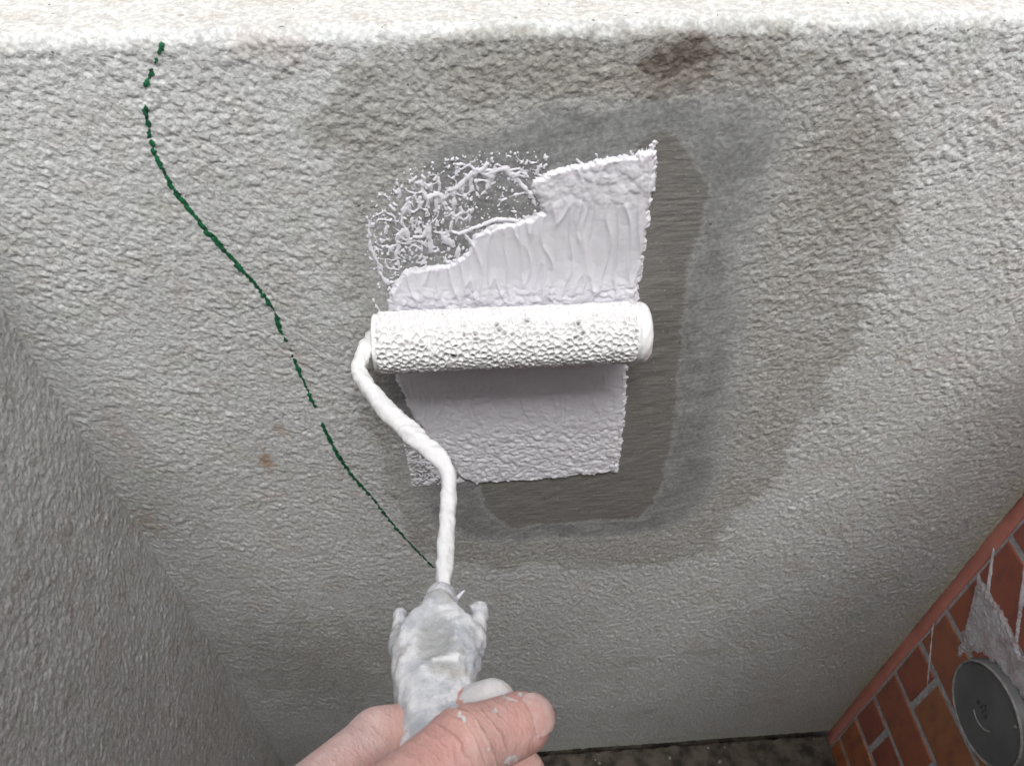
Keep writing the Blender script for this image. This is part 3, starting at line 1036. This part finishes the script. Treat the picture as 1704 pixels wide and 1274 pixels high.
# ------------------------------------------------------------------ green marker line
def build_marker():
    pts = [(272, 66), (264, 90), (251, 122), (240, 150), (243, 182), (247, 205), (252, 240), (262, 265), (278, 298), (290, 318), (318, 352), (340, 380), (368, 410),
           (400, 445), (425, 475), (448, 500), (458, 520), (465, 548), (480, 572), (490, 600), (505, 635), (523, 672), (538, 708), (552, 738), (566, 762),
           (585, 790), (620, 828), (650, 868), (690, 912), (724, 946)]
    wid = [8, 2, 7, 6, 6, 9, 10, 9, 8, 10, 10, 10, 10, 9, 9, 7, 9, 8, 5, 7, 6, 5, 6, 7, 8, 6, 4.5, 4.5, 4, 3.5]
    P = wall_pts(pts)
    pxm = np.array([np.linalg.norm(on_y(a + 1, b) - on_y(a, b)) for a, b in pts])
    W = np.array(wid) * pxm * .44
    seg = np.linalg.norm(np.diff(P, axis=0), axis=1); cum = np.concatenate([[0], np.cumsum(seg)])
    L = np.arange(0, cum[-1], .00035)
    cx = np.interp(L, cum, P[:, 0]); cz = np.interp(L, cum, P[:, 1])
    k = np.ones(25) / 25
    sm = lambda a: np.convolve(np.pad(a, 12, mode='edge'), k, 'valid')
    cx, cz = sm(cx), sm(cz)
    hw = np.interp(L, cum, W)
    tx, tz = np.gradient(cx), np.gradient(cz); ln = np.hypot(tx, tz); nx_, nz_ = -tz / ln, tx / ln
    T = np.linspace(-.0032, .0032, 19)
    wig = perlin(L / .006, L * 0, 151) * .0004
    X = cx[:, None] + nx_[:, None] * (T[None] + wig[:, None]); Z = cz[:, None] + nz_[:, None] * (T[None] + wig[:, None])
    h = wall_h(X, Z)
    press = perlin(L / .011, L * 0 + 3, 153) * .0004
    ys = np.interp(L, cum, [b for a, b in pts])
    for y0, dep in ((105, .0007), (160, .0009), (170, .0008), (195, .0009), (512, .0011), (556, .0006), (576, .0009), (590, .0006), (688, .0020), (695, .0016), (650, .0004)):
        press = press - dep * np.exp(-((ys - y0) / 6.5) ** 2)
    hloc = sm(h.mean(1))
    hi = np.clip(h - hloc[:, None], -.0012, .0012)
    d = hw[:, None] - np.abs(T)[None] + hi * 1.9 + press[:, None] + perlin(X / .0016, Z / .0016, 155) * .00055 - .00012
    V = np.stack([X, -(h + np.where(d > 0, .00028, .00028 + d * .6)), Z], -1).reshape(-1, 3)
    F = grid_faces(len(L), len(T), True)
    V, F, _ = compact(V, F[(d.ravel()[F] > 0).sum(1) >= 2])
    o = link('marker_line', mesh_np('marker_line', V, F), M_GREEN)
    tag(o, 'broken dark green marker line running down the plaster beside the roller', 'marking')


build_marker()

# ------------------------------------------------------------------ paint roller
SR = .0173                                   # sleeve radius
LE = on_y(628, 571, -(SR + .0016)); RE = on_y(1056, 553, -(SR + .0016))
AXD = (RE - LE); SLEN = np.linalg.norm(AXD); AXD = AXD / SLEN
HA = c2w(np.array([-26.0, -79.0, 285.0]))    # top of the handle
PLN = np.cross(AXD, HA - LE); PLN /= np.linalg.norm(PLN)


def on_frame(px, py):                         # the bent rod lies in one plane with the sleeve axis
    d = ray(px, py)
    return CAM + d * (((LE - CAM) @ PLN) / (d @ PLN))


def tube(pts, rad, nseg=18, step=.0008, seed=0, lump=.0):
    pts = np.array(pts); n = len(pts)
    # Catmull-Rom resample
    P = np.concatenate([[2 * pts[0] - pts[1]], pts, [2 * pts[-1] - pts[-2]]])
    C, Rr = [], []
    for i in range(n - 1):
        m = max(3, int(np.linalg.norm(pts[i + 1] - pts[i]) / step))
        t = np.linspace(0, 1, m, endpoint=False)[:, None]
        a, b, c, d = P[i], P[i + 1], P[i + 2], P[i + 3]
        C.append(.5 * (2 * b + (c - a) * t + (2 * a - 5 * b + 4 * c - d) * t ** 2 + (3 * b - a - 3 * c + d) * t ** 3))
        Rr.append(rad[i] + (rad[i + 1] - rad[i]) * t[:, 0])
    C = np.concatenate(C + [pts[-1:]]); Rr = np.concatenate(Rr + [[rad[-1]]])
    T = np.gradient(C, axis=0); T /= np.linalg.norm(T, axis=1)[:, None]
    N_ = np.zeros_like(C); n0 = np.cross(T[0], [0.3, .5, .8]); n0 /= np.linalg.norm(n0)
    for i in range(len(C)):
        n0 = n0 - T[i] * (n0 @ T[i]); n0 /= np.linalg.norm(n0); N_[i] = n0
    B = np.cross(T, N_)
    th = np.linspace(0, 2 * np.pi, nseg, endpoint=False)
    arc = np.concatenate([[0], np.cumsum(np.linalg.norm(np.diff(C, axis=0), axis=1))])
    nz = 0
    if lump:
        for k, (f, a) in enumerate(((.011, .6), (.0045, .4), (.002, .18))):
            nz = nz + a * perlin(arc[:, None] / f + np.cos(th)[None] * .9, np.sin(th)[None] * .9 + seed + k * 5, seed + k)
    rr = Rr[:, None] * (1 + lump * nz)
    V = C[:, None] + rr[..., None] * (np.cos(th)[None, :, None] * N_[:, None] + np.sin(th)[None, :, None] * B[:, None])
    m = len(C)
    i = np.arange(m * nseg).reshape(m, nseg); j = np.roll(i, -1, 1)
    F = np.stack([i[:-1], j[:-1], j[1:], i[1:]], -1).reshape(-1, 4)
    V = np.concatenate([V.reshape(-1, 3), C[:1], C[-1:]])
    # close the ends with quads that share the centre point
    e0 = np.stack([j[0], i[0], np.full(nseg, m * nseg), np.full(nseg, m * nseg)], -1)
    return V, F


def build_sleeve(root):
    e1 = np.array([0, 0, 1.0]); e1 = e1 - AXD * (e1 @ AXD); e1 /= np.linalg.norm(e1); e2 = np.cross(AXD, e1)
    nth, nv = 280, 390
    NC = 30
    CELL = 2 * math.pi * SR / NC
    th = np.linspace(0, 2 * np.pi, nth, endpoint=False); v = np.linspace(0, SLEN, nv)
    TH, Vv = np.meshgrid(th, v, indexing='ij')
    u = TH * SR
    wu = fbm(np.cos(TH) * 4 + 3, Vv / .006 + np.sin(TH) * 3, 2, 161) * .0006
    gu = (u + wu) / CELL; gv_ = (Vv + wu * .6) / (CELL * .86)
    iu = np.floor(gu).astype(int); iv = np.floor(gv_).astype(int)
    F1 = np.full(u.shape, 9.0); F2 = np.full(u.shape, 9.0); ID = np.zeros(u.shape, int)
    jr = np.random.default_rng(11)
    JX = jr.random((NC, 64)) * .95 - .16; JY = jr.random((NC, 64)) * .95 - .16
    KD = jr.random((NC, 64)); KK = jr.random((NC, 64))
    for du in (-2, -1, 0, 1, 2):
        for dv in (-2, -1, 0, 1, 2):
            a = iu + du; b = iv + dv
            am, bm_ = a % NC, b % 64
            cx = a + .5 * (b % 2) + .19 + JX[am, bm_]; cy = b + .19 + JY[am, bm_]
            d = np.hypot(gu - cx, (gv_ - cy) * .9)
            c = d < F1
            F2 = np.where(c, F1, np.minimum(F2, d)); ID = np.where(c, am * 64 + bm_, ID); F1 = np.where(c, d, F1)
    wall = F2 - F1
    dep = KD.ravel()[ID]; kk = KK.ravel()[ID]
    pit = sst(.05, .50, wall + .06 * fbm(TH * 9, Vv / .002, 2, 175))
    top = np.cos(TH)                                         # 1 on the upper side
    filled = sst(.50, .95, fbm(np.cos(TH) * 2.5, Vv / .008 + np.sin(TH) * 2, 3, 171) + .30)
    depth = (.0008 + .0016 * dep) * (1 - .55 * filled)
    depth = depth + .0013 * (kk > .55) * sst(.36, .20, F1) / np.maximum(pit, .3)
    endf = sst(0, .004, Vv) * sst(SLEN, SLEN - .004, Vv)
    r = SR - pit * depth - .0016 * (1 - endf) ** 2 + fbm(np.cos(TH) * 3, Vv / .006 + np.sin(TH) * 3, 3, 173) * .00045 + fbm(np.cos(TH) * 12 + 5, Vv / .0016 + np.sin(TH) * 12, 2, 174) * .00022 + .00018 * (kk - .5)
    r = r * (1 - .012 * (1 - top) * .0)
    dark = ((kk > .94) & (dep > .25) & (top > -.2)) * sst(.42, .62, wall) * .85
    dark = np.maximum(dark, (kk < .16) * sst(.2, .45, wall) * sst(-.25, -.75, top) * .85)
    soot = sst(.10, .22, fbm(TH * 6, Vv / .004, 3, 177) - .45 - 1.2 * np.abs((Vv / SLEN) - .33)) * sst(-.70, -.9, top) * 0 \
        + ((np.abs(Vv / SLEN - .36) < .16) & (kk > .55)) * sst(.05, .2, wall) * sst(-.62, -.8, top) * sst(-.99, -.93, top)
    P = LE + Vv[..., None] * AXD + (r * np.cos(TH))[..., None] * e1 + (r * np.sin(TH))[..., None] * e2
    i = np.arange(nth * nv).reshape(nth, nv); j = np.roll(i, -1, 0)
    F = np.stack([i[:, :-1], i[:, 1:], j[:, 1:], j[:, :-1]], -1).reshape(-1, 4)
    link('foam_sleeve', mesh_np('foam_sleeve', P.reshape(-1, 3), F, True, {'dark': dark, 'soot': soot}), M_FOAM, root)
    lf = lambda th_, s: 1 + .045 * fbm(np.cos(th_) * 2.2 + 3, np.sin(th_) * 2.2 + s * 260, 3, 179)
    # domed end lumpy with paint
    _pp = np.array([(-.0015, .90), (.0000, .955), (.0006, .99), (.0015, 1.0), (.0032, .985), (.0055, .93), (.0072, .82), (.0082, .62), (.0086, .35), (.0087, .02)])
    prof = [(np.interp(q, range(10), _pp[:, 0]), np.interp(q, range(10), _pp[:, 1]) * SR) for q in np.linspace(0, 9, 28)]
    V, F = lathe(prof, RE, AXD, 72, lf)
    link('end_cap', mesh_np('end_cap', V, F), M_LOADED, root)
    prof = [(-.001, SR * .88), (.0006, SR * .94), (.0016, SR * .88), (.0022, SR * .6), (.0034, SR * .44), (.0060, SR * .36), (.0064, SR * .05)]
    V, F = lathe(prof, LE, -AXD, 72, lf)
    link('end_cap', mesh_np('end_cap', V, F), M_LOADED, root)


ROOT = thing('paint_roller', 'small foam paint roller coated white, bent wire frame and smeared plastic handle', 'paint roller', tuple(HA))
build_sleeve(ROOT)
_fr = [LE + AXD * .004, LE - AXD * .004, on_frame(609, 581), on_frame(600, 598), on_frame(600, 624), on_frame(622, 656), on_frame(655, 694), on_frame(692, 727),
       on_frame(726, 757), on_frame(743, 780), on_frame(747, 806), on_frame(745, 850), on_frame(741, 910), on_frame(738, 965)]
_fr.append(_fr[-1] + (_fr[-1] - _fr[-3]) / np.linalg.norm(_fr[-1] - _fr[-3]) * .03)
_rad = [.0036, .0042, .0044, .0042, .0042, .0043, .0047, .0049, .0042, .0037, .0036, .0034, .0033, .0030, .0028]
V, F = tube(_fr, _rad, 24, .0007, 3, .34)
link('wire_frame', mesh_np('wire_frame', V, F), M_LOADED, ROOT)

# handle: axis goes on from the rod
_ua = _fr[-1] - _fr[-3]; HU = _ua / np.linalg.norm(_ua)
HW = RT - HU * (RT @ HU); HW /= np.linalg.norm(HW)
HN = np.cross(HU, HW)
if HN @ FW > 0:
    HN = -HN                                  # HN points to the camera side
HO = on_frame(734, 985)


def smin(a, b, k):
    h = np.clip(.5 + .5 * (b - a) / k, 0, 1)
    return b + (a - b) * h - k * h * (1 - h)


def build_handle(root):
    h = .0009
    w = np.arange(-.026, .026, h); n = np.arange(-.018, .018, h); s = np.arange(-.008, .152, h)
    Wg, Ng, Sg = np.meshgrid(w, n, s, indexing='ij')
    sk = np.array([-.01, .008, .014, .020, .030, .040, .050, .060, .080, .105, .135, .150])
    hw = np.array([.0120, .0125, .0150, .0163, .0158, .0138, .0113, .0103, .0102, .0115, .0120, .0100])
    ht = np.array([.0085, .0088, .0100, .0108, .0105, .0098, .0092, .0090, .0092, .0105, .0108, .0085])
    a = np.interp(Sg, sk, hw); b = np.interp(Sg, sk, ht)
    q = (np.abs(Wg / a) ** 2.4 + np.abs(Ng / b) ** 2.4) ** (1 / 2.4)
    body = (q - 1) * np.minimum(a, b)
    body = np.maximum(body, np.maximum((.0052 + .92 * np.abs(Wg) - Sg) * .72, Sg - .146))

    def caps(p, q_, r0, r1, wx=1.0):
        p = np.array(p); q_ = np.array(q_); e = q_ - p
        t = np.clip(((Wg - p[0]) * e[0] + (Ng - p[1]) * e[1] + (Sg - p[2]) * e[2]) / (e @ e), 0, 1)
        return np.sqrt((Wg - p[0] - t * e[0]) ** 2 + ((Ng - p[1] - t * e[1]) * wx) ** 2 + (Sg - p[2] - t * e[2]) ** 2) - (r0 + (r1 - r0) * t)
    f = smin(body, caps((0, 0, .003), (0, 0, .016), .0062, .0085), .005)
    f = smin(f, caps((-.0146, .0, .0098), (-.0126, 0, .0225), .0027, .0042), .003)
    f = smin(f, caps((.0150, .0, .0078), (.0124, 0, .0225), .0030, .0044), .003)
    f = smin(f, caps((.0120, .002, .0085), (.0150, .001, .0085), .0014, .0018), .0012)
    # shallow thumb panel on the camera side
    pan = np.sqrt((Wg / .0072) ** 2 + ((Ng - .0125) / .0040) ** 2 + ((Sg - .026) / .0115) ** 2) - 1
    f = -smin(-f, pan * .004, .0025)
    f = f + .00042 * perlin(Wg / .004 + Ng / .006, Sg / .005 + Ng / .004, 181) + .0004 * perlin(Wg / .0019 - Ng / .003, Sg / .0022, 183)
    f = f + .00020 * np.sin(Wg * 900 + np.sin(Sg * 400) * 2) * np.sin(Sg * 520 + Ng * 700)
    V, F = surface_nets(f, np.array([w[0], n[0], s[0]]), h)
    L = V.copy()
    grime = sst(1.0, .5, np.hypot(L[:, 0] / .0085, (L[:, 2] - .026) / .013)) * (L[:, 1] > .002) * .75
    blob_ = sst(.0003, -.0005, np.maximum(np.abs(L[:, 0] - .0035) - .0046, np.abs(L[:, 2] - .0340 + L[:, 0] * .12) - (.0008 + .0009 * sst(-.001, .008, L[:, 0])))) * (L[:, 1] > 0)
    Vw = HO + V[:, :1] * HW + V[:, 1:2] * HN + V[:, 2:3] * HU
    if np.linalg.det(np.stack([HW, HN, HU])) < 0:
        F = F[:, ::-1]
    link('handle', mesh_np('handle', Vw, F, True, {'grime': grime, 'blob': blob_}), M_HANDLE, root)
    # loose curl of dried paint at the neck
    p0 = on_frame(757, 1000); p1 = on_frame(764, 991); p2 = on_frame(773, 982)
    V, F = tube([p0, p1, p2], [.0009, .0008, .0004], 8, .0006, 9, .2)
    link('paint_curl', mesh_np('paint_curl', V, F), M_PAINT, root)


build_handle(ROOT)


# ------------------------------------------------------------------ hand
def build_hand():
    # joints in the camera frame, mm (right, up, depth)
    finger = {
        'index': ([(-60, -119, 203), (-43, -114.5, 241), (-22, -113, 252), (-6.5, -103.5, 242)], [11.5, 9.6, 8.8, 8.2]),
        'middle': ([(-60, -138, 188), (-42, -137, 226), (-20, -136, 234), (2.0, -117, 224)], [11.5, 9.8, 9.0, 8.2]),
        'ring': ([(-58, -155, 173), (-40, -157, 206), (-18, -156, 212), (1, -142, 203)], [11, 9.2, 8.5, 7.8]),
        'little': ([(-55, -170, 158), (-41, -173, 186), (-22, -172, 190), (-7, -162, 184)], [10, 8.2, 7.4, 6.8]),
    }
    h = 1.15
    lo = np.array([-135., -275., 35.]); hi = np.array([24., -76., 270.])
    ax_ = [np.arange(lo[i], hi[i], h) for i in range(3)]
    X, Y, Z = np.meshgrid(*ax_, indexing='ij')
    X = X.astype(np.float32); Y = Y.astype(np.float32); Z = Z.astype(np.float32)

    def cone(p, q, r0, r1):
        p = np.array(p, float); q = np.array(q, float); e = q - p
        t = np.clip(((X - p[0]) * e[0] + (Y - p[1]) * e[1] + (Z - p[2]) * e[2]) / (e @ e), 0, 1)
        return np.sqrt((X - p[0] - t * e[0]) ** 2 + (Y - p[1] - t * e[1]) ** 2 + (Z - p[2] - t * e[2]) ** 2) - (r0 + (r1 - r0) * t)

    def chain(J, R):
        f = None
        for i in range(len(J) - 1):
            c = cone(J[i], J[i + 1], R[i], R[i + 1])
            f = c if f is None else smin(f, c, 3.0)
        return f
    wrist = (-62, -176, 112)
    palm = None
    for k, (J, R) in finger.items():
        m = np.array(J[0]) * .45 + np.array(wrist) * .55
        c = smin(cone(J[0], m, R[0] + .5, 14), cone(m, wrist, 14, 18), 6)
        palm = c if palm is None else smin(palm, c, 9)
    palm = smin(palm, cone(wrist, (-78, -215, 70), 24, 27), 14)
    palm = smin(palm, cone((-78, -215, 70), (-92, -250, 40), 27, 30), 8)
    # thumb
    TJ = [(-50, -146, 138), (-33, -106.5, 180), (-13.0, -96.8, 200.5), (2.2, -96.2, 212.5)]
    th = smin(cone(TJ[0], TJ[1], 17, 11.6), cone(TJ[1], TJ[2], 11.4, 9.9), 3)
    th = smin(th, cone(TJ[2], TJ[3], 9.6, 8.7), 2.5)
    f = smin(palm, th, 7)
    # skin fold between thumb and forefinger
    f = smin(f, cone((-44, -118, 190), (-58, -124, 190), 8, 9), 9)
    fing = None
    for k, (J, R) in finger.items():
        c = chain(J, R)
        f = smin(f, c, 3.5 if k == 'index' else 2.2)
    # knuckle creases on the thumb
    ipd = np.array(TJ[2]) - np.array(TJ[1]); ipd = ipd / np.linalg.norm(ipd)
    sa = (X - TJ[2][0]) * ipd[0] + (Y - TJ[2][1]) * ipd[1] + (Z - TJ[2][2]) * ipd[2]
    nearip = np.exp(-(((X - TJ[2][0]) ** 2 + (Y - TJ[2][1]) ** 2 + (Z - TJ[2][2]) ** 2) / 150.0))
    f = f + nearip * (.75 * np.abs(np.sin(sa * .95 + .12 * Y)) - .75)
    V, F = surface_nets(f.astype(np.float64), lo, h)
    # relax the sampling grid away
    for _ in range(1):
        acc = np.zeros_like(V); cnt = np.zeros(len(V))
        for a in range(4):
            np.add.at(acc, F[:, a], V[F[:, (a + 1) % 4]] + V[F[:, (a + 3) % 4]]); np.add.at(cnt, F[:, a], 2)
        V = V * .5 + .5 * acc / cnt[:, None]
    x, y, z = V.T
    nz = fbm(x / 5, (y + z * .6) / 5, 4, 201); nf = fbm(x / 1.6, (y + z * .5) / 1.6, 3, 205)
    paint = .16 * sst(-.2, .8, nz) * sst(26, 6, np.sqrt((x + 2) ** 2 + (y + 97) ** 2 + (z - 208) ** 2))
    paint = np.maximum(paint, .10 * sst(.0, .9, nz))
    # forefinger tip dipped in paint
    paint = np.maximum(paint, sst(.35, .75, 1.35 - np.sqrt(((x + 6.5) / 13) ** 2 + ((y + 101) / 15) ** 2 + ((z - 244) / 13) ** 2) + nz * .12))

    def spot(px, py, rx, ry, amt=1.0, rough=.45, rot=0.0):
        sx = 852 + x / z * FPX; sy = 637 - y / z * FPX
        dx, dy = sx - px, sy - py
        a = dx * math.cos(rot) + dy * math.sin(rot); b = -dx * math.sin(rot) + dy * math.cos(rot)
        front = (z < 228)
        return 1.3 * amt * sst(1.1, .55, np.hypot(a / rx, b / ry) + nf * rough) * front
    for args in ((824, 1183, 7, 6), (909, 1199, 7, 7), (898, 1216, 5, 16, .8, .5, .3), (757, 1174, 11, 5, .7), (772, 1198, 7, 17, .65, .5, -.5), (866, 1155, 5, 4, .9),
                 (846, 1160, 22, 4, .5, .7, .5), (850, 1262, 14, 16, .45, .8), (895, 1165, 6, 10, .6, .6, -.4), (812, 1250, 4, 12, .3, .7), (655, 1172, 4, 4, .3)):
        paint = np.maximum(paint, spot(*args))
    red = .7 * sst(16, 4, np.sqrt((x - 6) ** 2 + (y + 95) ** 2 + (z - 212) ** 2)) * sst(-.4, .6, nz + .2)
    red = np.maximum(red, .4 * sst(12, 3, np.sqrt((x + 42) ** 2 + (y + 112) ** 2 + (z - 215) ** 2)))
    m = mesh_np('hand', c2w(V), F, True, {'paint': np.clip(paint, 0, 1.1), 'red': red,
        'along': (V - np.array(TJ[2])) @ ipd, 'knuckle': np.maximum(np.exp(-(((V - np.array(TJ[2])) ** 2).sum(1) / 190.0)), .22), 'pale': .75 * sst(-30, -46, x) * (.7 + .3 * nz)})  # last mask brightens the hand's back where light should fall
    return m, TJ


hm, TJ = build_hand()
HB = c2w(np.array([-78., -215., 70.]))
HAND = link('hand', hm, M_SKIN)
tag(HAND, 'bare left hand gripping the roller handle, thumb smeared with white paint', 'hand')


def build_nail():
    M_NAIL, nt, b = new_mat('nail')
    N = NT(nt)
    N.l(N.mix(N.ramp(N.noise(300, detail=4), .45, .62), (.62, .37, .33), (.66, .47, .43)), b.inputs['Base Color'])
    b.inputs['Roughness'].default_value = .35
    tip = np.array(TJ[3], float); d = np.array(TJ[3]) - np.array(TJ[2]); d = d / np.linalg.norm(d)
    out = np.array([.45, .55, -.55]); out = out - d * (out @ d); out /= np.linalg.norm(out)
    side = np.cross(d, out)
    a = np.linspace(-1, 1, 15); bb = np.linspace(0, 1, 15)
    A, B = np.meshgrid(a, bb, indexing='ij')
    width = .72 * (1 - .25 * (2 * B - 1) ** 4)
    ang = A * width
    r = 8.95 + .12 * np.cos(A * 1.5)
    along = -1.5 + B * 9.6 - .9 * A ** 2 * B
    r = r - .055 * np.clip(along - 1.0, 0, None) ** 2
    P = tip + along[..., None] * d + (r * np.cos(ang))[..., None] * out + (r * np.sin(ang))[..., None] * side
    V = c2w(P.reshape(-1, 3))
    F = grid_faces(15, 15)
    link('thumb_nail', mesh_np('thumb_nail', V, F), M_NAIL, HAND)


build_nail()
bpy.context.view_layer.update()
